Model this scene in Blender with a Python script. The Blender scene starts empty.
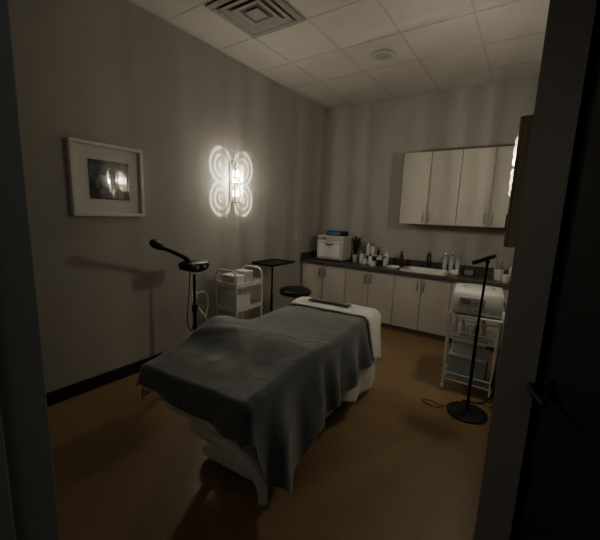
import bpy, math, random
from mathutils import Vector, Matrix, noise
random.seed(7)
PI = math.pi
C = bpy.context.scene.collection

# ------------------------------------------------------------ materials
def nd(nt, t, **kw):
    n = nt.nodes.new(t)
    for k, v in kw.items(): setattr(n, k, v)
    return n
MATS = {}
def mat(name, col, rough=0.6, metal=0.0, var=0.08, scale=12, bump=0.0, bscale=200, stretch=(1,1,1), sheen=0, emit=None, estr=0, alpha=1, trans=0, coat=0, ior=None):
    if name in MATS: return MATS[name]
    m = bpy.data.materials.new(name); m.use_nodes = True
    nt = m.node_tree; b = nt.nodes['Principled BSDF']
    tc = nd(nt, 'ShaderNodeTexCoord'); mp = nd(nt, 'ShaderNodeMapping'); mp.inputs['Scale'].default_value = stretch
    nt.links.new(tc.outputs['Object'], mp.inputs['Vector'])
    n = nd(nt, 'ShaderNodeTexNoise'); n.inputs['Scale'].default_value = scale; n.inputs['Detail'].default_value = 5
    nt.links.new(mp.outputs[0], n.inputs['Vector'])
    r = nd(nt, 'ShaderNodeMapRange'); r.inputs[1].default_value = .3; r.inputs[2].default_value = .7
    r.inputs[3].default_value = 1-var; r.inputs[4].default_value = 1+var
    nt.links.new(n.outputs['Fac'], r.inputs[0])
    mx = nd(nt, 'ShaderNodeVectorMath', operation='SCALE'); mx.inputs[0].default_value = col[:3]
    nt.links.new(r.outputs[0], mx.inputs['Scale']); nt.links.new(mx.outputs[0], b.inputs['Base Color'])
    b.inputs['Roughness'].default_value = rough; b.inputs['Metallic'].default_value = metal
    b.inputs['Transmission Weight'].default_value = trans; b.inputs['Alpha'].default_value = alpha
    b.inputs['Coat Weight'].default_value = coat
    b.inputs['Sheen Weight'].default_value = sheen
    if ior: b.inputs['IOR'].default_value = ior
    if emit:
        b.inputs['Emission Color'].default_value = (*emit, 1); b.inputs['Emission Strength'].default_value = estr
    if bump:
        n2 = nd(nt, 'ShaderNodeTexNoise'); n2.inputs['Scale'].default_value = bscale; n2.inputs['Detail'].default_value = 3
        nt.links.new(mp.outputs[0], n2.inputs['Vector'])
        bp = nd(nt, 'ShaderNodeBump'); bp.inputs['Strength'].default_value = bump; bp.inputs['Distance'].default_value = .01
        nt.links.new(n2.outputs['Fac'], bp.inputs['Height']); nt.links.new(bp.outputs[0], b.inputs['Normal'])
    MATS[name] = m
    return m

M_wall = mat('wall_paint', (.405, .395, .37), .85, var=.03, scale=3, bump=.08, bscale=150)
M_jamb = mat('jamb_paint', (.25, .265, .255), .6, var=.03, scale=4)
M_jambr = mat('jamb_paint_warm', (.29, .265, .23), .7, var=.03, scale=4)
M_tile = mat('ceiling_tile', (.53, .515, .475), .95, var=.04, scale=60, bump=.2, bscale=120)
M_tbar = mat('ceiling_bar', (.45, .435, .40), .7, var=.02)
M_black = mat('black_plastic', (.012, .012, .013), .45, var=.1)
M_blackmetal = mat('black_metal', (.015, .015, .016), .35, metal=.6, var=.1)
M_vinyl = mat('black_vinyl', (.014, .014, .015), .4, var=.15, bump=.15, bscale=90)
M_base = mat('baseboard_black', (.012, .012, .012), .5, var=.1)
M_lam = mat('cabinet_laminate', (.54, .52, .465), .7, var=.012, scale=5, stretch=(3, 3, .5))
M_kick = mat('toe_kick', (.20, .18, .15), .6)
M_counter = mat('counter_stone', (.085, .078, .072), .35, var=.35, scale=70)
M_steel = mat('brushed_steel', (.36, .35, .33), .3, metal=1, var=.05, scale=40)
M_chrome = mat('chrome', (.75, .74, .72), .12, metal=1, var=.02)
M_white = mat('white_plastic', (.78, .78, .75), .4, var=.03)
M_whitem = mat('white_metal', (.76, .76, .73), .35, var=.03)
M_cream = mat('cream_vinyl', (.74, .74, .66), .5, var=.03)
M_cer = mat('white_ceramic', (.78, .77, .74), .2, var=.02, coat=.3)
M_sheet = mat('white_sheet', (.76, .76, .71), .9, var=.04, scale=20, bump=.25, bscale=220)
M_fleece = mat('white_fleece', (.82, .81, .77), 1, var=.08, scale=45, bump=.5, bscale=160, sheen=.3)
M_blanket = mat('slate_velour', (.048, .065, .070), .65, var=.12, scale=4, bump=.18, bscale=70, sheen=.7)
M_towel = mat('grey_towel', (.18, .185, .185), .95, var=.2, scale=60, bump=.4, bscale=250)
M_frame = mat('pale_frame', (.66, .65, .61), .45, var=.06, scale=20)
M_mat = mat('picture_mat', (.70, .69, .66), .7, var=.02)
M_tan = mat('tan_wood', (.30, .255, .19), .5, var=.12, scale=8, stretch=(4, 4, .5))
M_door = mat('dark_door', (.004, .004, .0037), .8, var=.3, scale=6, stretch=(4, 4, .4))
M_handle = mat('dark_bronze', (.010, .010, .010), .6, metal=.3)
M_vent = mat('vent_metal', (.30, .29, .27), .7, var=.03)
M_ventdark = mat('vent_dark', (.12, .12, .11), .8)
M_blue = mat('blue_panel', (.03, .14, .26), .4, emit=(.05, .35, .7), estr=.03)
M_leaf = mat('plant_leaf', (.03, .045, .02), .5, var=.4, scale=20)
M_amber = mat('amber_glass', (.05, .018, .006), .12, var=.1, coat=.5)
M_clear = mat('clear_plastic', (.62, .68, .70), .1, alpha=.38, var=.02)
M_bluebox = mat('pale_blue_plastic', (.36, .43, .48), .5, var=.05)
M_grey = mat('grey_plastic', (.24, .24, .23), .5, var=.05)
M_lightgrey = mat('light_grey_plastic', (.52, .52, .50), .45, var=.05)
M_bamboo = mat('tan_rod', (.25, .16, .08), .6, var=.2)

def floor_mat():
    m = bpy.data.materials.new('wood_floor'); m.use_nodes = True
    nt = m.node_tree; b = nt.nodes['Principled BSDF']; L = nt.links.new
    tc = nd(nt, 'ShaderNodeTexCoord'); mp = nd(nt, 'ShaderNodeMapping'); mp.inputs['Rotation'].default_value = (0, 0, 0)
    L(tc.outputs['Object'], mp.inputs[0])
    br = nd(nt, 'ShaderNodeTexBrick'); br.inputs['Scale'].default_value = 1
    br.inputs['Brick Width'].default_value = 1.2; br.inputs['Row Height'].default_value = .15; br.inputs['Mortar Size'].default_value = .0012
    br.inputs['Color1'].default_value = (.285, .188, .095, 1); br.inputs['Color2'].default_value = (.262, .172, .086, 1); br.inputs['Mortar'].default_value = (.17, .11, .055, 1)
    L(mp.outputs[0], br.inputs[0])
    mp2 = nd(nt, 'ShaderNodeMapping'); mp2.inputs['Scale'].default_value = (1.5, 22, 1); L(tc.outputs['Object'], mp2.inputs[0])
    n = nd(nt, 'ShaderNodeTexNoise'); n.inputs['Scale'].default_value = 2; n.inputs['Detail'].default_value = 6; L(mp2.outputs[0], n.inputs[0])
    r = nd(nt, 'ShaderNodeMapRange'); r.inputs[3].default_value = .82; r.inputs[4].default_value = 1.18; L(n.outputs[0], r.inputs[0])
    v = nd(nt, 'ShaderNodeVectorMath', operation='SCALE'); L(br.outputs[0], v.inputs[0]); L(r.outputs[0], v.inputs['Scale'])
    L(v.outputs[0], b.inputs['Base Color']); b.inputs['Roughness'].default_value = .45
    return m
M_floor = floor_mat()

def crystal_mat():
    m = bpy.data.materials.new('crystal'); m.use_nodes = True
    nt = m.node_tree; b = nt.nodes['Principled BSDF']; L = nt.links.new
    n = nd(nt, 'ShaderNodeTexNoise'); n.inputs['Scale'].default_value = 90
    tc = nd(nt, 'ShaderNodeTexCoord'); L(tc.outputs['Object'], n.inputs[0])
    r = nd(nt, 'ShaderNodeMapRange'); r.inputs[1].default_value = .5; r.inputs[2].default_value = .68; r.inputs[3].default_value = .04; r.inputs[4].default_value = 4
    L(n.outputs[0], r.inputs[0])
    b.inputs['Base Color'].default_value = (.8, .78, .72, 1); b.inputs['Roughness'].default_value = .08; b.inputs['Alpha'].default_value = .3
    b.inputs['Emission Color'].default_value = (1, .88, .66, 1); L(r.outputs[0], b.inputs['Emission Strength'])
    return m
M_crystal = crystal_mat()
M_bulb = mat('bulb_glow', (1, .9, .7), .4, emit=(1, .88, .66), estr=36)

def art_mat():
    m = bpy.data.materials.new('portrait_print'); m.use_nodes = True
    nt = m.node_tree; b = nt.nodes['Principled BSDF']; L = nt.links.new
    tc = nd(nt, 'ShaderNodeTexCoord')
    n = nd(nt, 'ShaderNodeTexNoise'); n.inputs['Scale'].default_value = 9; n.inputs['Detail'].default_value = 4; n.inputs['Distortion'].default_value = .8
    L(tc.outputs['Object'], n.inputs[0])
    c = nd(nt, 'ShaderNodeValToRGB')
    c.color_ramp.elements[0].position = .50; c.color_ramp.elements[0].color = (.004, .004, .004, 1)
    c.color_ramp.elements[1].position = .78; c.color_ramp.elements[1].color = (.20, .19, .18, 1)
    L(n.outputs[0], c.inputs[0]); L(c.outputs[0], b.inputs['Base Color'])
    b.inputs['Roughness'].default_value = .5; b.inputs['Specular IOR Level'].default_value = .1
    return m
M_art = art_mat()
M_pale = mat('pale_print', (.13, .125, .12), .7, var=.95, scale=16)
M_darkp = mat('dark_print', (.008, .008, .008), .7, var=.3)
M_pane = mat('picture_glass', (.004, .004, .004), .05, alpha=.30, var=.0, ior=2.4, bump=.35, bscale=10, stretch=(1, 1, .25))

# ------------------------------------------------------------ mesh builder
class MB:
    def __init__(s): s.v = []; s.f = []
    def add(s, vs, fs):
        k = len(s.v); s.v += [tuple(v) for v in vs]; s.f += [tuple(i+k for i in f) for f in fs]; return s
    def box(s, c, d, rz=0, R=None):
        hx, hy, hz = d[0]/2, d[1]/2, d[2]/2
        R = R or Matrix.Rotation(rz, 3, 'Z')
        vs = [R @ Vector((x*hx, y*hy, z*hz)) + Vector(c) for z in (-1, 1) for y in (-1, 1) for x in (-1, 1)]
        return s.add(vs, [(0,2,3,1),(4,5,7,6),(0,1,5,4),(2,6,7,3),(0,4,6,2),(1,3,7,5)])
    def rng(s, x0, x1, y0, y1, z0, z1): return s.box(((x0+x1)/2, (y0+y1)/2, (z0+z1)/2), (x1-x0, y1-y0, z1-z0))
    def tube(s, pts, r, seg=10, closed=False):
        pts = [Vector(p) for p in pts]; n = len(pts); rings = []
        rr = r if isinstance(r, (list, tuple)) else [r]*n
        prev = None
        for i, p in enumerate(pts):
            if closed: d = pts[(i+1) % n]-pts[i-1]
            else: d = pts[min(i+1, n-1)]-pts[max(i-1, 0)]
            d.normalize()
            if prev is None:
                a = Vector((0, 0, 1)) if abs(d.z) < .9 else Vector((1, 0, 0))
                u = d.cross(a).normalized()
            else:
                u = (prev-d*prev.dot(d)).normalized()
            prev = u; w = d.cross(u)
            rings.append([p+(u*math.cos(2*PI*k/seg)+w*math.sin(2*PI*k/seg))*rr[i] for k in range(seg)])
        vs = [v for g in rings for v in g]; fs = []
        m = n if closed else n-1
        for i in range(m):
            j = (i+1) % n
            for k in range(seg):
                k2 = (k+1) % seg
                fs.append((i*seg+k, i*seg+k2, j*seg+k2, j*seg+k))
        if not closed:
            fs.append(tuple(range(seg-1, -1, -1))); fs.append(tuple((n-1)*seg+k for k in range(seg)))
        return s.add(vs, fs)
    def cyl(s, p0, p1, r, r1=None, seg=16): return s.tube([p0, p1], [r, r if r1 is None else r1], seg)
    def lathe(s, prof, c=(0, 0, 0), seg=24, sx=1, sy=1):
        vs = []; fs = []; n = len(prof)
        for (r, z) in prof:
            for k in range(seg):
                a = 2*PI*k/seg; vs.append((c[0]+r*math.cos(a)*sx, c[1]+r*math.sin(a)*sy, c[2]+z))
        for i in range(n-1):
            for k in range(seg):
                k2 = (k+1) % seg; fs.append((i*seg+k, i*seg+k2, (i+1)*seg+k2, (i+1)*seg+k))
        fs.append(tuple(range(seg-1, -1, -1))); fs.append(tuple((n-1)*seg+k for k in range(seg)))
        return s.add(vs, fs)
    def grid(s, fn, nu, nv):
        vs = [fn(i/nu, j/nv) for j in range(nv+1) for i in range(nu+1)]
        fs = [(j*(nu+1)+i, j*(nu+1)+i+1, (j+1)*(nu+1)+i+1, (j+1)*(nu+1)+i) for j in range(nv) for i in range(nu)]
        return s.add(vs, fs)

def obj(name, mb, m, parent=None, bevel=0, smooth=True, solid=0, label=None, seg=2):
    me = bpy.data.meshes.new(name); me.from_pydata(mb.v, [], mb.f); me.update()
    if smooth:
        for p in me.polygons: p.use_smooth = True
        me.set_sharp_from_angle(angle=math.radians(38))
    me.materials.append(m)
    o = bpy.data.objects.new(name, me); C.objects.link(o)
    if parent: o.parent = parent
    if solid:
        md = o.modifiers.new('solid', 'SOLIDIFY'); md.thickness = solid; md.offset = -1
    if bevel:
        md = o.modifiers.new('bevel', 'BEVEL'); md.width = bevel; md.segments = seg; md.limit_method = 'ANGLE'; md.angle_limit = math.radians(40)
        md.harden_normals = False
    if label: o['label'] = label
    return o
def thing(name, label, cat, loc=(0, 0, 0), rz=0, group=None):
    o = bpy.data.objects.new(name, None); C.objects.link(o); o.empty_display_size = .1
    o.location = loc; o.rotation_euler = (0, 0, rz); o['label'] = label; o['category'] = cat
    if group: o['group'] = group
    return o
def tag(o, label, cat, group=None, loc=None):
    o['label'] = label; o['category'] = cat
    if group: o['group'] = group
    if loc: o.location = loc
    return o
def struct(name, mb, m, parent=None, bevel=0):
    o = obj(name, mb, m, parent, bevel, smooth=False)
    if not parent: o['kind'] = 'structure'
    return o

# ------------------------------------------------------------ room
XL, XR, YB, H = -2.90, -0.03, 4.90, 3.18
YF = .20
struct('floor', MB().rng(XL-.1, .7, -1.6, YB+.1, -.05, 0), M_floor)
struct('wall_left', MB().rng(XL-.1, XL, YF-.15, YB+.1, 0, H), M_wall)
struct('wall_back', MB().rng(XL, .7, YB, YB+.1, 0, H), M_wall)
struct('wall_right', MB().rng(XR, .068, 1.18, YB, 0, H), M_wall)
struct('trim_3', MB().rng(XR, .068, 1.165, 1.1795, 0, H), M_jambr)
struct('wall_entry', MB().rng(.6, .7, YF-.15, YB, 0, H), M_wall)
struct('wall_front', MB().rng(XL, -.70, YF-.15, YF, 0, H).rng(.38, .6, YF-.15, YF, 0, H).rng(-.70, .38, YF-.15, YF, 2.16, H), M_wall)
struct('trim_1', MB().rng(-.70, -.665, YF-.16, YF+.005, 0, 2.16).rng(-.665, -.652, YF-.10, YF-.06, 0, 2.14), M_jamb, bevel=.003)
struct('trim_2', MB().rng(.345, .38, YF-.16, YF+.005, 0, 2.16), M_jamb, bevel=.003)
struct('baseboard_left', MB().rng(XL, XL+.014, YF, YB-.60, 0, .11), M_base, bevel=.004)
struct('baseboard_right', MB().rng(XR-.012, XR, 1.18, YB-.62, 0, .10), M_base, bevel=.004)
ceil = struct('ceiling', MB().rng(XL-.1, .7, YF-.15, YB+.1, H, H+.05), M_tile)
g = MB()
for x in (-2.41, -1.80, -1.19, -.58): g.rng(x-.010, x+.010, YF, YB, H-.002, H)
for k in range(8):
    y = .20+.61*k
    if y > YF+.05: g.rng(XL, .6, y-.010, y+.010, H-.0018, H)
g.rng(XL, XL+.02, YF, YB, H-.002, H).rng(XL, .0, YB-.02, YB, H-.002, H)
struct('ceiling_grid', g, M_tbar, ceil)

# open door at the right, free edge against the wall end
d = thing('door_1', '', '', (.340, YF+.03, 0), 0); del d['label']; del d['category']; d['kind'] = 'structure'
ang = math.atan2(.90, -.262)
d.rotation_euler = (0, 0, ang)
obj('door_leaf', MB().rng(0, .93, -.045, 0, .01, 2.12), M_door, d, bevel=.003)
hb = MB().cyl((.86, 0, 1.10), (.86, .012, 1.10), .026, seg=20).cyl((.86, .01, 1.10), (.86, .05, 1.10), .009)
hb.tube([(.86, .05, 1.10), (.82, .055, 1.10), (.75, .052, 1.102)], .009)
obj('door_handle', hb, M_handle, d)

# ------------------------------------------------------------ ceiling fittings
t = thing('air_diffuser', 'square louvred air vent in the ceiling tiles', 'vent', (-2.105, 2.335, H-.006))
obj('backing', MB().rng(-.29, .29, -.29, .29, -.004, .004), M_ventdark, t)
fr = MB()
for (x0, x1, y0, y1) in ((-.295, .295, .24, .295), (-.295, .295, -.295, -.24), (-.295, -.24, -.24, .24), (.24, .295, -.24, .24)): fr.rng(x0, x1, y0, y1, -.012, 0)
obj('frame', fr, M_vent, t, bevel=.003)
for h, w in ((.175, .045), (.105, .045)):
    lv = MB()
    vs = []
    for (r_, z) in ((h, -.006), (h+w, -.020), (h+w+.003, -.019), (h+.003, -.004)):
        vs += [(-r_, -r_, z), (r_, -r_, z), (r_, r_, z), (-r_, r_, z)]
    fs = []
    for i in range(4):
        j = (i+1) % 4
        for k in range(4): fs.append((i*4+k, i*4+(k+1) % 4, j*4+(k+1) % 4, j*4+k))
    lv.add(vs, fs); obj('louvre', lv, M_vent, t, smooth=False)
obj('centre_panel', MB().rng(-.07, .07, -.07, .07, -.016, -.010), M_vent, t, bevel=.002)
t = thing('ceiling_speaker', 'round flush speaker grille in the middle of the ceiling', 'speaker', (-1.47, 3.57, H-.004))
obj('rim', MB().lathe([(.10, 0), (.12, -.002), (.122, -.006), (.115, -.010), (.10, -.009)]), M_tbar, t)
obj('grille', MB().lathe([(.099, -.007), (.08, -.009), (.03, -.011), (.001, -.0115)]), M_vent, t)

# ------------------------------------------------------------ cabinets
def bar_handle(mb, x, y, z, L):
    mb.cyl((x, y-.030, z-L/2), (x, y-.030, z+L/2), .007, seg=10)
    for s in (-1, 1): mb.cyl((x, y, z+s*L*.38), (x, y-.030, z+s*L*.38), .005, seg=8)
    return mb
def cabinet(name, label, x0, x1, y0, y1, z0, z1, hz, kick=False, hgap=.04, group=None):
    t = thing(name, label, 'cabinet', ((x0+x1)/2, y1, z0), 0, group)
    w = (x1-x0)/2-.002; D = y1-y0; h = z1-z0
    b = MB(); kz = .09 if kick else 0
    b.rng(-w, w, -D+.02, -.003, kz, h)
    obj('body', b, M_lam, t, bevel=.001)
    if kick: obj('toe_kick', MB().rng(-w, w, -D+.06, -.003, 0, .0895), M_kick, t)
    for s in (-1, 1):
        dx0, dx1 = (-w, -.003) if s < 0 else (.003, w)
        dm = MB().rng(dx0+.002, dx1-.002, -D, -D+.018, kz+.004, h-.004)
        dr = obj('door', dm, M_lam, t, bevel=.0025)
        obj('handle', bar_handle(MB(), s*hgap, -D, hz-z0, .13), M_steel, dr)
    return t
cabinet('wall_cabinet', 'left one of the two pale wood upper cabinets above the counter', -1.485, -.775, 4.57, 4.897, 1.45, 2.37, 1.55, group='upper cabinets on the back wall')
cabinet('wall_cabinet', 'right one of the two pale wood upper cabinets, half hidden by the narrow tan cabinet', -.775, -.065, 4.57, 4.897, 1.45, 2.37, 1.55, group='upper cabinets on the back wall')
bx = [(-2.875, -2.12, 'pale base cabinet in the corner by the left wall, under the towel warmer'),
      (-2.12, -1.40, 'pale base cabinet under the group of skincare bottles'),
      (-1.40, -.70, 'pale base cabinet under the white sink'),
      (-.70, -.035, 'pale base cabinet behind the white machine cart by the right wall')]
for x0, x1, lb in bx: cabinet('base_cabinet', lb, x0, x1, 4.32, 4.897, 0, .80, .68, True, group='base cabinets under the worktop')
# countertop with sink hole
SX0, SX1, SY0, SY1 = -1.34, -.82, 4.38, 4.72
ct = thing('countertop', 'long dark speckled worktop with backsplash along the back wall', 'countertop', (-1.46, 4.6, .80))
ox, oy = -1.46, 4.6
def rl(mb, x0, x1, y0, y1, z0, z1): return mb.rng(x0-ox, x1-ox, y0-oy, y1-oy, z0-.80, z1-.80)
m_ = MB(); cx0, cx1 = XL+.002, XR-.002
rl(m_, cx0, SX0, 4.285, 4.898, .801, .84); rl(m_, SX1, cx1, 4.285, 4.898, .801, .84)
rl(m_, SX0, SX1, 4.285, SY0, .801, .84); rl(m_, SX0, SX1, SY1, 4.898, .801, .84)
obj('worktop', m_, M_counter, ct)
m_ = MB(); rl(m_, cx0, cx1, 4.88, 4.898, .8402, .935); rl(m_, cx0, cx0+.018, 4.30, 4.88, .8402, .935)
obj('backsplash', m_, M_counter, ct, bevel=.002)
# sink
sk = thing('sink', 'white drop-in sink set in the dark worktop', 'sink', ((SX0+SX1)/2, (SY0+SY1)/2, .84))
w, dd = (SX1-SX0)/2, (SY1-SY0)/2
def rrect(w, d, r, z, n=5):
    pts = []
    for (cx, cy, a0) in ((w-r, d-r, 0), (-w+r, d-r, PI/2), (-w+r, -d+r, PI), (w-r, -d+r, 1.5*PI)):
        for k in range(n+1):
            a = a0+PI/2*k/n; pts.append((cx+r*math.cos(a), cy+r*math.sin(a), z))
    return pts
def loft(mb, rings, cap0=False, cap1=True):
    n = len(rings[0]); vs = [p for r_ in rings for p in r_]; fs = []
    for i in range(len(rings)-1):
        for k in range(n): fs.append((i*n+k, i*n+(k+1) % n, (i+1)*n+(k+1) % n, (i+1)*n+k))
    if cap0: fs.append(tuple(range(n-1, -1, -1)))
    if cap1: fs.append(tuple((len(rings)-1)*n+k for k in range(n)))
    return mb.add(vs, fs)
obj('basin', loft(MB(), [rrect(w+.03, dd+.03, .05, .001), rrect(w+.03, dd+.03, .05, .016), rrect(w+.02, dd+.02, .05, .024), rrect(w-.008, dd-.008, .045, .022), rrect(w-.02, dd-.02, .04, 0), rrect(w-.04, dd-.04, .04, -.028), rrect(w-.08, dd-.08, .03, -.036)]), M_cer, sk)
obj('drain', MB().lathe([(.03, 0), (.03, .003), (.02, .002), (.001, .001)], (0, 0, -.036)), M_steel, sk)
FY = 4.795
ft = thing('faucet', 'dark arched tap behind the white sink', 'tap', ((SX0+SX1)/2, FY, .841))
fc = MB().lathe([(.026, 0), (.026, .01), (.018, .02), (.016, .09)], (0, 0, .0))
pts = [(0, 0, .08)]+[(0, -.08+.08*math.cos(a), .15+.08*math.sin(a)) for a in [PI*k/10 for k in range(11)]]
pts.append((0, -.16, .12))
fc.tube(pts, .011)
obj('spout', fc, M_blackmetal, ft)
for s in (-1, 1):
    obj('tap_lever', MB().lathe([(.02, 0), (.02, .03), (.012, .045)], (s*.09, 0, 0)).cyl((s*.09, 0, .04), (s*.14, -.01, .055), .006), M_blackmetal, ft)

# tan narrow wall cabinet on the right wall
t = thing('narrow_wall_cabinet', 'narrow tan cabinet hung on the right wall, seen from its side', 'cabinet', (XR, 2.25, 1.39))
obj('body', MB().rng(-.066, -.001, -.10, .13, 0, .68), M_tan, t, bevel=.003)
dr = obj('door', MB().rng(-.080, -.067, -.10, .13, .002, .678), M_tan, t, bevel=.003)
obj('handle', MB().cyl((-.092, .10, .08), (-.092, .10, .18), .004, seg=8).cyl((-.092, .10, .10), (-.079, .10, .10), .003, seg=8).cyl((-.092, .10, .16), (-.079, .10, .16), .003, seg=8), M_blackmetal, dr)

# ------------------------------------------------------------ sconces
SD = .045
def sconce(label, loc, rz):
    t = thing('wall_sconce', label, 'wall light', loc, rz, 'crystal wall sconces')   # local +x away from wall, centre at z=0
    obj('back_plate', MB().rng(0, SD, -.045, .045, -.17, .17), M_chrome, t, bevel=.004)
    fr = MB(); RR = .075
    for z in (-.22, 0, .22):
        fr.rng(SD+.004, SD+.08, -.006, .006, z-.004 if z else -.012, z+.004 if z else .012)
        arc = [(SD+.01+RR*math.cos(a), RR*math.sin(a), z) for a in [-PI/2+PI*k/12 for k in range(13)]]
        fr.tube(arc, .004, 8)
    fr.cyl((SD+.008, 0, -.22), (SD+.008, 0, .22), .006)
    obj('frame', fr, M_chrome, t)
    for z in (-.11, .11):
        bl = MB().lathe([(.004, -.045), (.012, -.035), (.016, -.01), (.014, .02), (.006, .04), (.001, .045)], (SD+.042, 0, z), 14)
        obj('bulb', bl, M_bulb, t)
    for z in (-.112, .112):
        for k in range(9):
            a = -PI/2+PI*k/8
            cx, cy = SD+.01+RR*math.cos(a), RR*math.sin(a)
            off = .022*math.sin(k*2.3)
            pr = MB(); R_ = .009
            prof = [(.001, -.102+off*.3), (R_, -.080+off*.3), (R_*.45, -.040+off*.3), (R_, -.018+off*.3), (R_, .014+off*.3), (R_*.45, .036+off*.3), (R_, .072+off*.3), (.001, .10+off*.3)]
            pr.lathe(prof, (cx, cy, z), 6)
            obj('crystal_prism', pr, M_crystal, t, smooth=False)
    return t
SL = (XL+.001, 2.84, 1.85); SR = (XR-.001, 3.03, 1.93)
sconce('lit crystal wall sconce on the left wall, between the picture and the corner', SL, 0)
sconce('lit crystal wall sconce on the right wall, seen edge-on beside the upper cabinets', SR, PI)

# ------------------------------------------------------------ picture
t = thing('framed_picture', 'square pale framed dark portrait print with wide mat on the left wall', 'picture', (XL+.001, 1.44, 1.74))
fr = MB(); a, b_ = .285, .258
fr.rng(0, .045, -a, a, b_, a).rng(0, .045, -a, a, -a, -b_).rng(0, .045, -a, -b_, -b_, b_).rng(0, .045, b_, a, -b_, b_)
obj('frame', fr, M_frame, t, bevel=.003)
obj('mat_board', MB().rng(.001, .014, -b_, b_, -b_, b_), M_mat, t)
art = obj('print', MB().rng(.0141, .017, -.150, .165, -.150, .155), M_art, t)
def pane_pt(i, j): return (.0195, -.151+.317*i, -.151+.307*j)
obj('glass_pane', MB().grid(pane_pt, 2, 2), M_pane, t)
def blob(mb, cy, cz, ry, rz_, x=.0174, n=20, rot=0):
    vs = [(x, cy, cz)]+[(x, cy+ry*math.cos(2*PI*k/n)*math.cos(rot)-rz_*math.sin(2*PI*k/n)*math.sin(rot), cz+ry*math.cos(2*PI*k/n)*math.sin(rot)+rz_*math.sin(2*PI*k/n)*math.cos(rot)) for k in range(n)]
    mb.add(vs, [(0, 1+k, 1+(k+1) % n) for k in range(n)]); return mb
obj('portrait_face', blob(MB(), -.02, .02, .06, .085, rot=.25), M_pale, art, smooth=False)
obj('portrait_hair', blob(MB(), -.01, .09, .09, .045, .0178, rot=.35), M_darkp, art, smooth=False)

# ------------------------------------------------------------ treatment table
TC = Vector((-1.31, 1.84, 0)); TR = math.radians(4)
tb = thing('treatment_table', 'cream padded treatment table with white frame, under the sheets', 'treatment table', TC, TR)
W, Lg = .66, 1.76
pad = MB(); loft(pad, [rrect(W/2-.03, Lg/2-.03, .05, .575), rrect(W/2, Lg/2, .06, .60), rrect(W/2, Lg/2, .06, .675), rrect(W/2-.02, Lg/2-.02, .05, .692)], True, True)
obj('padded_top', pad, M_cream, tb)
fr = loft(MB(), [rrect(.27, .81, .07, .455), rrect(.30, .845, .07, .475), rrect(.305, .85, .07, .55), rrect(.29, .83, .05, .574)], True, True)
obj('top_frame', fr, M_cream, tb)
obj('lift_column', MB().box((0, -.35, .305), (.20, .18, .29)), M_whitem, tb, bevel=.02)
obj('lift_column', MB().box((0, .45, .305), (.20, .18, .29)), M_whitem, tb, bevel=.02)
bs = loft(MB(), [rrect(.24, .60, .06, .045), rrect(.26, .62, .08, .060), rrect(.26, .62, .08, .12), rrect(.22, .58, .06, .16)], True, True)
obj('base_frame', bs, M_whitem, tb)
fb = MB().tube([(-.17, -.56, .13), (-.19, -.64, .24), (-.18, -.70, .315), (-.12, -.725, .335), (.10, -.725, .325), (.20, -.72, .285), (.255, -.70, .215), (.28, -.68, .12), (.28, -.67, .035)], [.026, .030, .034, .036, .036, .036, .034, .030, .026], 18)
obj('foot_rail', fb, M_cream, tb)
for x in (-.22, .22):
    for y in (-.52, .54):
        obj('foot', MB().lathe([(.034, 0), (.036, .012), (.030, .046)], (x, y, 0), 16), M_grey, tb)
obj('foot', MB().lathe([(.030, 0), (.032, .014), (.026, .036)], (.28, -.67, 0), 16), M_grey, tb)

def lerp_tab(tab, t):
    if t <= tab[0][0]: return tab[0][1]
    for (a, va), (b, vb) in zip(tab, tab[1:]):
        if t <= b:
            q = (t-a)/(b-a); q = q*q*(3-2*q); return va+(vb-va)*q
    return tab[-1][1]
def drape(name, m, label, cat, W, L, t0, t1, left, right, R0, A, freq, ztop, solid, nu=110, nv=150, flare=.06, seed=0, wr=.006, foot=None, fine=.2):
    hw, hl = W/2, L/2
    def fn(i, j):
        t = t0+(t1-t0)*j
        if foot and t < -hl:                     # foot edge hangs less on the far side
            k = min(1, max(0, i*1.3)); t = -hl+(t+hl)*(foot+(1-foot)*k)
        s0 = -(hw+lerp_tab(left, t)); s1 = hw+lerp_tab(right, t)
        s = s0+(s1-s0)*i
        es = max(abs(s)-hw, 0); et = max(abs(t)-hl, 0)
        u = max(-hw, min(hw, s)); v = max(-hl, min(hl, t))
        sx = 1 if s > 0 else -1; sy = 1 if t > 0 else -1
        r = math.hypot(es, et)
        rid = 1-abs(noise.noise(Vector((u*6+v*3+seed, v*5-u*3, 8))))*2
        z = ztop(u, v)+wr*noise.noise(Vector((u*4+seed, v*3.5, seed)))+wr*fine*(noise.noise(Vector((u*12+seed, v*10, 3)))+rid*rid*.9)
        if r < 1e-6: return (u, v, z)
        dx, dy = sx*es/r, sy*et/r
        if r < R0*PI/2:
            a = r/R0; out = R0*math.sin(a); dn = R0*(1-math.cos(a))
        else:
            q = r-R0*PI/2; dn = R0+q*.985
            ph = (v*sx+u*sy)*freq + math.atan2(es, et)*2.2 + 2.5*noise.noise(Vector((u*2.5+seed, v*2.5, 1)))
            amp = A*min(1, q/.25)
            out = R0+flare*q+amp*(.55+.55*math.sin(ph)+.3*noise.noise(Vector((v*9, u*9, q*5+seed))))
        zz = z-dn
        return (u+dx*out, v+dy*out, max(zz, .02))
    o = obj(name, MB().grid(fn, nu, nv), m, solid=solid)
    o.location = TC; o.rotation_euler = (0, 0, TR)
    return tag(o, label, cat)
drape('bed_sheet', M_sheet, 'white sheet covering the treatment table under the blanket', 'sheet', .67, 1.77, -1.00, 1.10,
      [(-1, .18), (1, .26)], [(-.9, .14), (-.4, .28), (0, .46), (.5, .62), (.9, .66)], .016, .030, 16, lambda u, v: .7005, .003, seed=3, flare=.03, wr=.0)
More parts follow.
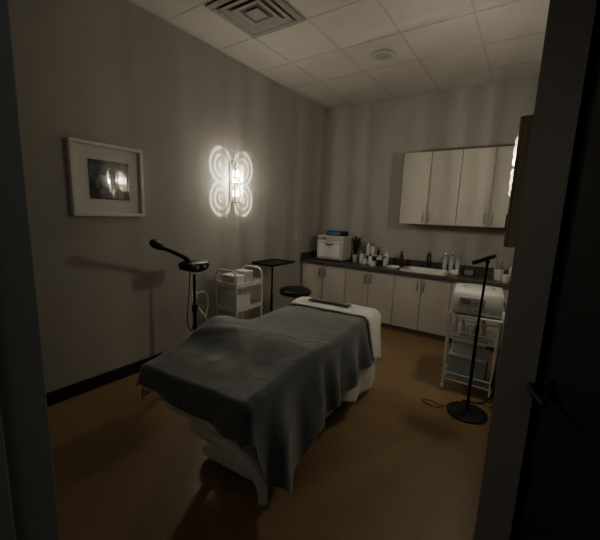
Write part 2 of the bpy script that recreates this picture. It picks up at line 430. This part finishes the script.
def ztop(u, v):
    z = .722+.085*math.exp(-((v+.38)/.24)**2)*(1-.5*(u/.35))+.010*math.exp(-((v-.42)/.2)**2)
    z += .010*math.exp(-((v+.74)/.10)**2)
    z += .006*math.exp(-(((v+.32)-u*.7)/.045)**2)+.006*math.exp(-(((v+.52)+u*.9)/.045)**2)+.004*math.exp(-(((v+.15)-u*.4)/.04)**2)
    return z
drape('blanket', M_blanket, 'slate blue plush blanket draped over the treatment table, one corner hanging near the floor', 'blanket', .655, 1.76, -1.06, .55,
      [(-1, .10), (1, .16)], [(-1.06, .10), (-.93, .20), (-.78, .50), (-.66, .60), (-.50, .58), (-.34, .47), (0, .42), (.6, .38)], .045, .050, 21, ztop, .008, seed=11, wr=.012, nu=170, nv=220, foot=.62, fine=.22)
drape('coverlet', M_fleece, 'white fleece coverlet folded over the head end of the treatment table', 'coverlet', .64, 1.70, .57, 1.02,
      [(0, .12), (1, .16)], [(.57, .38), (.7, .46), (.9, .50), (1.02, .46)], .075, .035, 18, lambda u, v: .740+.020*math.exp(-((v-.74)/.14)**2)-.03*max(0, v-.76)*5, .014, nu=90, nv=60, seed=23, wr=.014, flare=.05)
tw = MB()
def towel(i, j):
    u = -.22+.40*i; v = .655+.060*j
    e = min(1, min(i, 1-i)*12)*min(1, min(j, 1-j)*6)
    return (u, v, .774+.012*math.sqrt(max(e, 0))+.002*noise.noise(Vector((u*20, v*20, 0))))
tw.grid(towel, 40, 16)
o = obj('folded_towel', tw, M_towel, solid=.006); o.location = TC; o.rotation_euler = (0, 0, TR)
tag(o, 'dark grey towel folded in a strip across the white coverlet', 'towel')

# ------------------------------------------------------------ facial steamer (left)
t = thing('facial_steamer', 'black steamer on a tall stand with arm raised towards the picture', 'steamer', (-2.49, 1.96, 0))
obj('pole', MB().cyl((0, 0, .09), (0, 0, .62), .018).cyl((0, 0, .62), (0, 0, .95), .013).cyl((0, 0, .60), (0, 0, .66), .025), M_blackmetal, t)
obj('hub', MB().lathe([(.05, .06), (.05, .09), (.03, .12), (.02, .13)]), M_black, t)
for k in range(5):
    a = 2*PI*k/5+.3; c, s = math.cos(a), math.sin(a)
    lg = obj('leg', MB().tube([(0, 0, .085), (.12*c, .12*s, .08), (.25*c, .25*s, .06)], [.018, .015, .012]), M_blackmetal, t)
    obj('caster', MB().cyl((.25*c-.012*s, .25*s+.012*c, .025), (.25*c+.012*s, .25*s-.012*c, .025), .025, seg=18).cyl((.25*c, .25*s, .03), (.25*c, .25*s, .06), .006, seg=8), M_black, lg)
hd = MB(); loft(hd, [rrect(.07, .06, .04, .98), rrect(.085, .115, .05, 1.0), rrect(.09, .13, .055, 1.03), rrect(.085, .125, .05, 1.06), rrect(.06, .10, .045, 1.075)], True, True)
obj('steamer_body', hd, M_black, t, label='rounded black body with control panel')
for y in (-.04, .04): obj('control_knob', MB().cyl((.089, y, 1.03), (.105, y, 1.03), .015), M_grey, t)
obj('steam_arm', MB().tube([(0, -.06, 1.06), (.01, -.09, 1.105), (.03, -.16, 1.14), (.07, -.30, 1.20), (.10, -.40, 1.235)], [.026, .022, .019, .019, .02]), M_blackmetal, t)
obj('nozzle', MB().tube([(.095, -.385, 1.225), (.10, -.41, 1.245), (.12, -.47, 1.27), (.125, -.485, 1.275)], [.024, .036, .034, .024], 18), M_black, t)

# outlet and cord
t = thing('wall_outlet', 'white socket plate low on the left wall behind the steamer', 'outlet', (XL+.001, 2.28, .62))
obj('plate', MB().rng(0, .006, -.035, .035, -.057, .057), M_white, t, bevel=.002)
for z in (-.024, .024): obj('socket', MB().rng(.006, .008, -.017, .017, z-.016, z+.016), M_grey, t)
def cord(pts, r, label, m=M_black):
    P = [Vector(p) for p in pts]; out = []
    for i in range(len(P)-1):
        p0 = P[max(i-1, 0)]; p1 = P[i]; p2 = P[i+1]; p3 = P[min(i+2, len(P)-1)]
        for k in range(8):
            q = k/8
            out.append(.5*((2*p1)+(-p0+p2)*q+(2*p0-5*p1+4*p2-p3)*q*q+(-p0+3*p1-3*p2+p3)*q**3))
    out.append(P[-1])
    return tag(obj('power_cord', MB().tube(out, r, 8), m), label, 'cord')
cord([(-2.88, 2.28, .60), (-2.80, 2.25, .55), (-2.78, 2.18, .40), (-2.76, 2.12, .30), (-2.72, 2.05, .45), (-2.64, 2.02, .80), (-2.585, 1.99, 1.01)], .005, 'black cord looping from the left wall socket to the steamer')
cord([(-2.88, 2.28, .64), (-2.83, 2.36, .66), (-2.81, 2.39, .55), (-2.80, 2.34, .40), (-2.82, 2.26, .52), (-2.80, 2.36, .35), (-2.82, 2.40, .20), (-2.84, 2.38, .02)], .009, 'white cord coiled down from the left wall socket beside the white trolley', M_white)

# ------------------------------------------------------------ white trolley (left)
t = thing('utility_trolley', 'white three tier rolling trolley with tube handles against the left wall', 'trolley', (-2.60, 2.66, 0))
t.scale = (1, 1, .96)
hw, hd_ = .15, .20
for y in (-hd_, hd_):
    fr = MB().tube([(-hw, y, .07), (-hw, y, .88), (-hw+.02, y, .93), (-hw+.06, y, .95), (hw-.06, y, .95), (hw-.02, y, .93), (hw, y, .88), (hw, y, .07)], .012)
    obj('side_frame', fr, M_whitem, t)
for z in (.20, .49, .76):
    sh = MB().rng(-hw, hw, -hd_, hd_, z, z+.008)
    rim = MB()
    rim.rng(-hw-.004, -hw+.004, -hd_, hd_, z+.008, z+.055).rng(hw-.004, hw+.004, -hd_, hd_, z+.008, z+.055)
    rim.rng(-hw+.004, hw-.004, -hd_-.004, -hd_+.004, z+.008, z+.055).rng(-hw+.004, hw-.004, hd_-.004, hd_+.004, z+.008, z+.055)
    s_ = obj('shelf', sh, M_white, t)
    obj('rim', rim, M_white, s_, bevel=.003)
for x in (-hw, hw):
    for y in (-hd_, hd_):
        obj('caster', MB().cyl((x-.01, y, .03), (x+.01, y, .03), .03, seg=18).cyl((x, y, .03), (x, y, .075), .007, seg=8), M_black, t)
def carton(name, loc, d, m, label, group, lid=None, rz=0):
    t = thing(name, label, 'box', loc, rz, group)
    obj('body', MB().rng(-d[0]/2, d[0]/2, -d[1]/2, d[1]/2, 0, d[2]), m, t, bevel=.004)
    obj('lid', MB().rng(-d[0]/2-.004, d[0]/2+.004, -d[1]/2-.004, d[1]/2+.004, d[2]+.0003, d[2]+.018), lid or m, t, bevel=.004)
    return t
carton('storage_box', (-2.60, 2.555, .739), (.20, .14, .10), M_white, 'low white lidded box on the top tier of the left trolley, nearer the picture', 'boxes on the left trolley')
carton('storage_box', (-2.63, 2.755, .739), (.16, .13, .12), M_lightgrey, 'grey lidded box on the top tier of the left trolley, nearer the tray stand', 'boxes on the left trolley', M_white)
carton('storage_box', (-2.60, 2.60, .480), (.24, .22, .15), M_white, 'white lidded box on the middle tier of the left trolley', 'boxes on the left trolley')

# ------------------------------------------------------------ tray stand and stool
t = thing('tray_stand', 'black tray table on a single off-centre post, left of the counter', 'tray stand', (-2.60, 3.26, 0), 0)
tr = MB(); loft(tr, [rrect(.16, .23, .03, .905), rrect(.17, .24, .03, .915), rrect(.175, .245, .03, .93), rrect(.168, .238, .03, .93), rrect(.16, .23, .03, .918)], True, True)
obj('tray', tr, M_blackmetal, t)
obj('post', MB().cyl((-.02, 0, .06), (-.02, 0, .50), .016).cyl((-.02, 0, .50), (-.02, 0, .905), .011), M_blackmetal, t)
obj('base', MB().tube([(-.17, -.2, .05), (-.02, -.2, .06), (.2, -.2, .05)], .014).tube([(-.17, .2, .05), (-.02, .2, .06), (.2, .2, .05)], .014).tube([(-.02, -.2, .06), (-.02, .2, .06)], .014), M_blackmetal, t)
for (x, y) in ((-.17, -.2), (.2, -.2), (-.17, .2), (.2, .2)):
    obj('caster', MB().cyl((x, y-.01, .022), (x, y+.01, .022), .022, seg=16).cyl((x, y, .02), (x, y, .05), .006, seg=8), M_black, t)
t = thing('rolling_stool', 'black round padded stool beside the tray table', 'stool', (-2.27, 3.28, 0))
obj('seat', MB().lathe([(.02, .555), (.15, .555), (.185, .567), (.195, .59), (.19, .615), (.17, .63), (.10, .637), (.001, .637)], seg=32), M_vinyl, t)
obj('gas_lift', MB().cyl((0, 0, .10), (0, 0, .32), .025).cyl((0, 0, .32), (0, 0, .555), .014), M_chrome, t)
for k in range(5):
    a = 2*PI*k/5+.5; c, s = math.cos(a), math.sin(a)
    lg = obj('leg', MB().tube([(0, 0, .12), (.08*c, .08*s, .10), (.17*c, .17*s, .065)], [.022, .018, .013]), M_blackmetal, t)
    obj('caster', MB().cyl((.17*c-.012*s, .17*s+.012*c, .027), (.17*c+.012*s, .17*s-.012*c, .027), .027, seg=16).cyl((.17*c, .17*s, .03), (.17*c, .17*s, .07), .006, seg=8), M_black, lg)

# ------------------------------------------------------------ counter top items
Z = .8405
t = thing('towel_warmer', 'plain white countertop towel warmer cabinet in the corner of the worktop', 'towel warmer', (-2.48, 4.60, Z))
obj('body', MB().rng(-.22, .22, -.13, .16, .015, .38), M_cer, t, bevel=.008)
dr = obj('door', MB().rng(-.215, .215, -.15, -.131, .03, .29), M_cer, t, bevel=.005)
obj('door_gasket', MB().rng(-.195, .195, -.1515, -.1502, .045, .275), M_grey, dr)
obj('door_window', MB().rng(-.185, .185, -.154, -.1516, .055, .265), M_white, dr, bevel=.001)
obj('handle', MB().tube([(-.06, -.152, .25), (-.06, -.176, .25), (.06, -.176, .25), (.06, -.152, .25)], .007), M_black, dr)
obj('control_panel', MB().rng(-.215, .215, -.142, -.131, .298, .37), M_lightgrey, t, bevel=.003)
for k in range(6):
    obj('vent_slot', MB().rng(-.19+.022*k, -.178+.022*k, -.1435, -.1421, .315, .355), M_black, t)
for x in (-.18, .18):
    for y in (-.09, .12): obj('foot', MB().cyl((x, y, 0), (x, y, .016), .015, seg=12), M_black, t)
t = thing('device_box', 'small dark device with a blue front lying on top of the towel warmer', 'device', (-2.42, 4.58, Z+.3815))
obj('body', MB().rng(-.14, .14, -.09, .09, 0, .07), M_black, t, bevel=.008)
obj('front_panel', MB().rng(-.11, .08, -.093, -.0905, .012, .058), M_blue, t, bevel=.001, label='blue front panel')
# plant
t = thing('potted_plant', 'small leafy dark plant in a pale pot right of the towel warmer', 'plant', (-2.13, 4.66, Z))
obj('pot', MB().lathe([(.04, 0), (.055, .10), (.06, .11), (.052, .11), (.045, .095), (.001, .095)]), M_lightgrey, t)
lf = MB()
for k in range(64):
    a = random.uniform(0, 2*PI); sp = random.uniform(.03, .13); h = random.uniform(.14, .42)
    c, s = math.cos(a), math.sin(a); w_ = random.uniform(.012, .020)
    P = []
    for q in (0, .3, .6, .85, 1):
        r_ = sp*q**1.7; z = .09+h*(q-.25*q**3); ww = w_*math.sin(PI*min(q*.9+.1, 1))
        P += [(r_*c-s*ww, r_*s+c*ww, z), (r_*c+s*ww, r_*s-c*ww, z)]
    lf.add(P, [(2*i, 2*i+1, 2*i+3, 2*i+2) for i in range(4)])
obj('leaves', lf, M_leaf, t)

def bottle(kind, label, x, y, h, r, m, capm=M_white, group='skincare products on the worktop', z=Z):
    t = thing('bottle' if kind != 'jar' else 'jar', label, 'bottle' if kind != 'jar' else 'jar', (x, y, z), 0, group)
    if kind == 'pump':
        obj('body', MB().lathe([(r*.9, 0), (r, .008), (r, h*.62), (r*.8, h*.70), (r*.35, h*.74)]), m, t)
        obj('pump', MB().lathe([(r*.4, h*.74), (r*.4, h*.80), (r*.14, h*.81), (r*.14, h*.95)]).tube([(0, 0, h*.96), (0, -r*.5, h*.98), (0, -r*1.3, h*.94)], r*.17, 8), capm, t)
    elif kind == 'cap':
        obj('body', MB().lathe([(r*.9, 0), (r, .006), (r, h*.68), (r*.7, h*.76), (r*.42, h*.79)]), m, t)
        obj('cap', MB().lathe([(r*.5, h*.79), (r*.5, h*.98), (r*.42, h)]), capm, t)
    elif kind == 'dropper':
        obj('body', MB().lathe([(r*.9, 0), (r, .005), (r, h*.5), (r*.45, h*.58)]), m, t)
        obj('dropper', MB().lathe([(r*.5, h*.58), (r*.5, h*.72), (r*.28, h*.75), (r*.28, h*.93), (r*.12, h)]), capm, t)
    else:
        obj('body', MB().lathe([(r*.92, 0), (r, .006), (r, h*.68)]), m, t)
        obj('lid', MB().lathe([(r*1.04, h*.68), (r*1.04, h*.96), (r*.95, h)]), capm, t)
    return t
# two-tier riser
t = thing('display_riser', 'white two-step riser holding bottles beside the small plant', 'display stand', (-1.90, 4.70, Z))
obj('step', MB().rng(-.13, .13, -.06, .12, 0, .012).rng(-.13, -.12, -.06, .12, .0125, .11).rng(.12, .13, -.06, .12, .0125, .11).rng(-.13, .13, .02, .12, .1105, .12), M_white, t)
bottle('pump', 'tall white pump bottle on the upper step of the riser, left end', -1.98, 4.76, .21, .030, M_cer, z=Z+.1205)
bottle('cap', 'tall white capped bottle on the upper step of the riser, middle', -1.91, 4.76, .17, .030, M_white, M_grey, z=Z+.1205)
bottle('dropper', 'amber dropper bottle on the upper step of the riser, right end', -1.82, 4.76, .13, .02, M_amber, M_black, z=Z+.1205)
bottle('pump', 'white pump bottle standing in front of the riser, left', -2.00, 4.57, .19, .028, M_cer)
bottle('jar', 'squat white jar standing in front of the riser, between two bottles', -1.93, 4.54, .08, .036, M_cer)
bottle('cap', 'cream capped bottle standing in front of the riser, right', -1.86, 4.57, .16, .027, M_white, M_black)
bottle('jar', 'dark jar with white lid, first right of the riser', -1.75, 4.64, .11, .038, M_amber)
bottle('pump', 'white pump bottle right of the riser near the wall', -1.69, 4.76, .22, .034, M_cer)
bottle('cap', 'small white bottle with black cap between the riser and the tray', -1.65, 4.60, .14, .024, M_cer, M_black)
bottle('jar', 'squat white jar at the worktop edge below the dark jar', -1.77, 4.45, .07, .040, M_cer)
bottle('cap', 'tall dark bottle with black cap left of the sink', -1.46, 4.74, .22, .029, M_amber, M_black)
bottle('dropper', 'small dark dropper bottle left of the sink', -1.39, 4.82, .13, .019, M_amber, M_black)
t = thing('tool_tray', 'low white tray left of the sink', 'tray', (-1.50, 4.52, Z))
tr = MB(); loft(tr, [rrect(.07, .10, .02, 0), rrect(.08, .11, .02, .022), rrect(.075, .105, .02, .022), rrect(.066, .096, .02, .004)], True, True)
obj('tray_body', tr, M_cer, t)
def glassjar(label, x, y, h, r):
    t = thing('glass_jar', label, 'jar', (x, y, Z), 0, 'glass jars by the sink')
    obj('body', MB().lathe([(r, 0), (r, h*.75), (r*.8, h*.8)], seg=20), M_clear, t)
    obj('filling', MB().lathe([(r*.85, .006), (r*.85, h*.5), (r*.5, h*.56)], seg=16), M_white, t)
    obj('lid', MB().lathe([(r*.85, h*.805), (r*.9, h*.85), (r*.3, h*.88), (r*.22, h*.95), (r*.05, h)], seg=20), M_chrome, t)
glassjar('clear glass jar with metal lid behind the sink, left of three', -.895, 4.82, .25, .032)
glassjar('clear glass jar with metal lid behind the sink, middle of three', -.815, 4.825, .27, .032)
glassjar('clear glass jar with metal lid behind the sink, right of three', -.735, 4.82, .23, .032)
o = obj('hand_towel', MB().grid(lambda i, j: (-.05+.10*i, -.06+.12*j, .05*min(1, min(i, 1-i)*10)**.5*min(1, min(j, 1-j)*10)**.5+.002), 20, 20), M_sheet, solid=.002)
tag(o, 'small white folded towel on the worktop right of the sink', 'towel', loc=(-.72, 4.58, Z+.001))
t = thing('speaker_box', 'small black box on the worktop right of the sink', 'device', (-.56, 4.62, Z))
obj('body', MB().rng(-.06, .06, -.05, .05, 0, .09), M_black, t, bevel=.01)
obj('front_grille', MB().rng(-.05, .05, -.052, -.0505, .012, .078), M_grey, t, bevel=.0005)
t = thing('tool_cup', 'white cup holding thin wooden sticks at the right end of the worktop', 'cup', (-.24, 4.55, Z))
obj('cup', MB().lathe([(.045, 0), (.055, .13), (.05, .13), (.042, .01), (.001, .01)]), M_cer, t)
for k, (dx, dy) in enumerate(((-.02, 0), (.015, .01), (.0, -.02), (.02, -.012))):
    obj('stick', MB().cyl((dx*.6, dy*.6, .012), (dx*1.7, dy*1.7, .24-.02*k), .004, seg=8), M_bamboo, t)
bottle('pump', 'white pump bottle by the stick cup at the right end of the worktop', -.12, 4.62, .21, .03, M_cer)
bottle('jar', 'white jar in front of the stick cup at the right end of the worktop', -.16, 4.43, .09, .036, M_cer)

# ------------------------------------------------------------ right machine cart
t = thing('machine_cart', 'white rolling cart with clear shelves by the right wall', 'cart', (-.30, 3.32, 0))
hw, hd_ = .19, .20
for x in (-hw, hw):
    for y in (-hd_, hd_):
        obj('post', MB().cyl((x, y, .06), (x, y, .705), .013), M_whitem, t)
        obj('caster', MB().cyl((x-.011, y, .028), (x+.011, y, .028), .028, seg=18).cyl((x, y, .03), (x, y, .062), .008, seg=8), M_lightgrey, t)
obj('top_shelf', MB().rng(-hw-.02, hw+.02, -hd_-.02, hd_+.02, .7055, .722), M_white, t, bevel=.005)
for z in (.11, .50):
    sh = obj('shelf', MB().rng(-hw+.014, hw-.014, -hd_+.014, hd_-.014, z, z+.008), M_clear, t, label='clear shelf')
    rl_ = MB()
    for zz in (z-.004, z+.06):
        for y in (-hd_, hd_): rl_.cyl((-hw, y, zz), (hw, y, zz), .006, seg=8)
        for x in (-hw, hw): rl_.cyl((x, -hd_, zz), (x, hd_, zz), .006, seg=8)
    obj('shelf_rail', rl_, M_whitem, sh)
t = thing('facial_machine', 'boxy white facial treatment machine on top of the right cart', 'machine', (-.31, 3.30, .7225), math.radians(6))
prof = [(-.18, .01), (-.19, .03), (-.19, .175), (-.17, .20), (.16, .215), (.18, .20), (.18, .10), (.18, .01)]
bd = MB(); n = len(prof); vs = []
for x, k in ((-.19, .96), (-.18, 1), (.18, 1), (.19, .96)):
    for (y, z) in prof: vs.append((x, y*k, .1+(z-.1)*k))
fs = []
for i in range(3):
    for k in range(n): fs.append((i*n+k, (i+1)*n+k, (i+1)*n+(k+1) % n, i*n+(k+1) % n))
fs.append(tuple(range(n))); fs.append(tuple(3*n+k for k in range(n-1, -1, -1)))
bd.add(vs, fs); obj('body', bd, M_white, t, bevel=.006)
obj('control_panel', MB().rng(-.14, .06, -.199, -.1905, .08, .16), M_lightgrey, t, bevel=.002)
obj('display', MB().rng(-.12, -.05, -.201, -.1995, .10, .145), M_grey, t)
for x in (-.01, .03): obj('knob', MB().cyl((x, -.199, .12), (x, -.212, .12), .010, seg=14), M_grey, t)
for x in (-.12, -.06, 0, .06, .12): obj('socket', MB().cyl((x, -.190, .05), (x, -.198, .05), .006, seg=14), M_grey, t)
obj('handle', MB().tube([(-.12, .02, .203), (-.12, .02, .225), (-.09, .02, .235), (.09, .02, .235), (.12, .02, .225), (.12, .02, .203)], .009), M_lightgrey, t)
for x in (-.14, .14):
    for y in (-.14, .14): obj('foot', MB().cyl((x, y, 0), (x, y, .02), .012, seg=10), M_black, t)
carton('storage_box', (-.32, 3.31, .1185), (.30, .30, .20), M_bluebox, 'pale blue bin with white lid on the bottom shelf of the right cart', 'boxes on the right cart', M_white)
carton('storage_box', (-.32, 3.31, .339), (.26, .26, .11), M_clear, 'clear plastic box stacked on the pale blue bin of the right cart', 'boxes on the right cart', M_white)
for (x, y, lb) in ((-.40, 3.24, 'left'), (-.24, 3.34, 'right')):
    bottle('cap', 'white bottle with pale blue cap on the middle shelf of the right cart, %s one' % lb, x, y, .14, .026, M_cer, M_bluebox, group='bottles on the right cart', z=.5085)
bottle('jar', 'squat white jar on the middle shelf of the right cart, between the bottles', -.32, 3.26, .08, .036, M_cer, M_white, group='bottles on the right cart', z=.5085)

# ------------------------------------------------------------ black lamp (right)
t = thing('floor_lamp', 'slim black floor lamp with round base and flat head in front of the machine cart', 'lamp', (-.24, 2.82, 0))
obj('base', MB().lathe([(.145, 0), (.15, .006), (.148, .016), (.12, .024), (.03, .030), (.018, .05)], seg=40), M_black, t)
obj('pole', MB().cyl((0, 0, .045), (0, 0, .70), .012).cyl((0, 0, .70), (.012, 0, 1.23), .009).cyl((0, 0, .68), (0, 0, .73), .015), M_blackmetal, t)
hd = MB(); Rm = Matrix.Rotation(math.radians(-26), 3, 'Y')
rings = [rrect(.085, .045, .04, z) for z in (-.014, .014)]
loft(hd, [[tuple(Rm @ Vector(p)+Vector((-.015, 0, 1.245))) for p in r_] for r_ in rings], True, True)
obj('lamp_head', hd, M_black, t, bevel=.004)
obj('hinge', MB().cyl((.012, -.02, 1.23), (.012, .02, 1.23), .015), M_blackmetal, t)

cord([(-.11, 3.50, .80), (-.07, 3.40, .66), (-.065, 3.20, .42), (-.07, 3.02, .24), (-.10, 2.98, .20), (-.09, 3.06, .34), (-.07, 3.12, .30), (-.09, 3.04, .12), (-.16, 3.04, .012), (-.30, 3.0, .008)], .008, 'black cord hanging in loops between the machine and the right wall')
cord([(-.38, 2.84, .005), (-.44, 2.80, .005), (-.52, 2.83, .005), (-.58, 2.79, .005), (-.50, 2.75, .005), (-.41, 2.77, .005)], .003, 'thin black cord looped on the wood floor beside the lamp base')
cord([(-.038, 3.66, .62), (-.05, 3.60, .78), (-.05, 3.45, .80), (-.05, 3.30, .66), (-.05, 3.20, .52)], .005, 'thin black cord arching against the right wall above the machine cart')

# ------------------------------------------------------------ lights
WARM = (1.0, .90, .725)
def mathn(nt):
    def mth(op, a, b=None):
        m = nd(nt, 'ShaderNodeMath', operation=op)
        for i, x in enumerate((a, b)):
            if x is None: continue
            if isinstance(x, (int, float)): m.inputs[i].default_value = x
            else: nt.links.new(x, m.inputs[i])
        return m.outputs[0]
    return mth
def point(name, loc, energy, rad, seed):
    # noise in the strength imitates light broken by the prisms: vertical bands, softer overhead
    l = bpy.data.lights.new(name, 'POINT'); l.energy = energy; l.color = WARM; l.shadow_soft_size = rad; l.use_nodes = True
    nt = l.node_tree; em = nt.nodes['Emission']; L = nt.links.new; mth = mathn(nt)
    tc = nd(nt, 'ShaderNodeTexCoord'); sp = nd(nt, 'ShaderNodeSeparateXYZ'); L(tc.outputs['Normal'], sp.inputs[0])
    at = mth('ARCTAN2', sp.outputs[1], sp.outputs[0])
    n = nd(nt, 'ShaderNodeTexNoise', noise_dimensions='1D'); n.inputs['Scale'].default_value = 9; n.inputs['Detail'].default_value = 1.5
    L(mth('ADD', at, seed), n.inputs['W'])
    r = nd(nt, 'ShaderNodeMapRange'); r.inputs[1].default_value = .33; r.inputs[2].default_value = .67; r.inputs[3].default_value = -.50; r.inputs[4].default_value = .60
    L(n.outputs[0], r.inputs[0])
    zz = mth('MULTIPLY', sp.outputs[2], sp.outputs[2])
    fade = mth('MAXIMUM', mth('SUBTRACT', 1.0, mth('MULTIPLY', zz, .8)), .50)
    L(mth('ADD', mth('MULTIPLY', r.outputs[0], fade), 1.0), em.inputs['Strength'])
    o = bpy.data.objects.new(name, l); o.location = loc; C.objects.link(o); return o
point('sconce_light_left', (SL[0]+.11, SL[1], SL[2]+.02), 19, .045, 0)
point('sconce_light_right', (SR[0]-.11, SR[1], SR[2]+.02), 21, .045, 5)

def gobo(name, loc, direction, energy):  # added spot facing the wall; its strength pattern draws the sconce's petal rings
    l = bpy.data.lights.new(name, 'SPOT'); l.energy = energy; l.color = WARM; l.shadow_soft_size = .005; l.spot_size = math.radians(174); l.spot_blend = .08; l.use_nodes = True
    nt = l.node_tree; em = nt.nodes['Emission']; L = nt.links.new; mth = mathn(nt)
    tc = nd(nt, 'ShaderNodeTexCoord'); sp = nd(nt, 'ShaderNodeSeparateXYZ'); L(tc.outputs['Normal'], sp.inputs[0])
    az = mth('ABSOLUTE', sp.outputs[2]); az = mth('MAXIMUM', az, .02)
    px = mth('DIVIDE', mth('ABSOLUTE', sp.outputs[0]), az); py = mth('DIVIDE', mth('ABSOLUTE', sp.outputs[1]), az)
    dx = mth('SUBTRACT', px, 1.0); dy = mth('SUBTRACT', py, 1.05)
    dd_ = mth('SQRT', mth('ADD', mth('MULTIPLY', dx, dx), mth('MULTIPLY', mth('MULTIPLY', dy, dy), .7)))
    rings = mth('POWER', mth('ADD', mth('MULTIPLY', mth('SINE', mth('SUBTRACT', mth('MULTIPLY', dd_, 17), 1.2)), .5), .5), 2.0)
    rings = mth('ADD', rings, .08)
    fall = mth('MINIMUM', mth('MAXIMUM', mth('MULTIPLY', mth('SUBTRACT', 1.2, dd_), 3.0), 0), 1.0)
    r2 = mth('ADD', mth('MULTIPLY', px, px), mth('MULTIPLY', py, py))
    comp = mth('POWER', mth('ADD', r2, 1.0), 1.55)      # cancels most of the falloff across the wall
    L(mth('MULTIPLY', mth('MULTIPLY', rings, fall), comp), em.inputs['Strength'])
    o = bpy.data.objects.new(name, l); o.location = loc; o.rotation_euler = Vector(direction).to_track_quat('-Z', 'Y').to_euler(); C.objects.link(o); return o
gobo('sconce_pattern_left', (SL[0]+.17, SL[1], SL[2]), (-1, 0, 0), 3.2)
gobo('sconce_pattern_right', (SR[0]-.17, SR[1], SR[2]), (1, 0, 0), 2.2)

# dim corridor light behind the doorway
l = bpy.data.lights.new('corridor_light', 'AREA'); l.energy = 2.6; l.color = (1, 1, .94); l.shape = 'RECTANGLE'; l.size = 1.2; l.size_y = .6
o = bpy.data.objects.new('corridor_light', l); o.location = (-.1, -1.1, 2.3); C.objects.link(o)
o.rotation_euler = (Vector((-1.2, 1.2, .5))-Vector(o.location)).to_track_quat('-Z', 'Y').to_euler()

w_ = bpy.data.worlds.new('hall'); bpy.context.scene.world = w_; w_.use_nodes = True
w_.node_tree.nodes['Background'].inputs[0].default_value = (.95, 1, .97, 1); w_.node_tree.nodes['Background'].inputs[1].default_value = .006

# ------------------------------------------------------------ camera
cam = bpy.data.cameras.new('camera'); co = bpy.data.objects.new('camera', cam); C.objects.link(co)
cam.sensor_width = 36; cam.sensor_fit = 'HORIZONTAL'; cam.lens = 335/600*36; cam.clip_start = .02
yaw, pit, roll = math.radians(34), math.radians(9.5), .036
f = Vector((-math.sin(yaw)*math.cos(pit), math.cos(yaw)*math.cos(pit), -math.sin(pit)))
r0 = Vector((math.cos(yaw), math.sin(yaw), 0)); u0 = r0.cross(f)
R = (r0+u0*roll).normalized(); U = (u0-r0*roll).normalized()
M = Matrix(((R.x, U.x, -f.x, 0), (R.y, U.y, -f.y, 0), (R.z, U.z, -f.z, 1.53), (0, 0, 0, 1)))
co.matrix_world = M
bpy.context.scene.camera = co
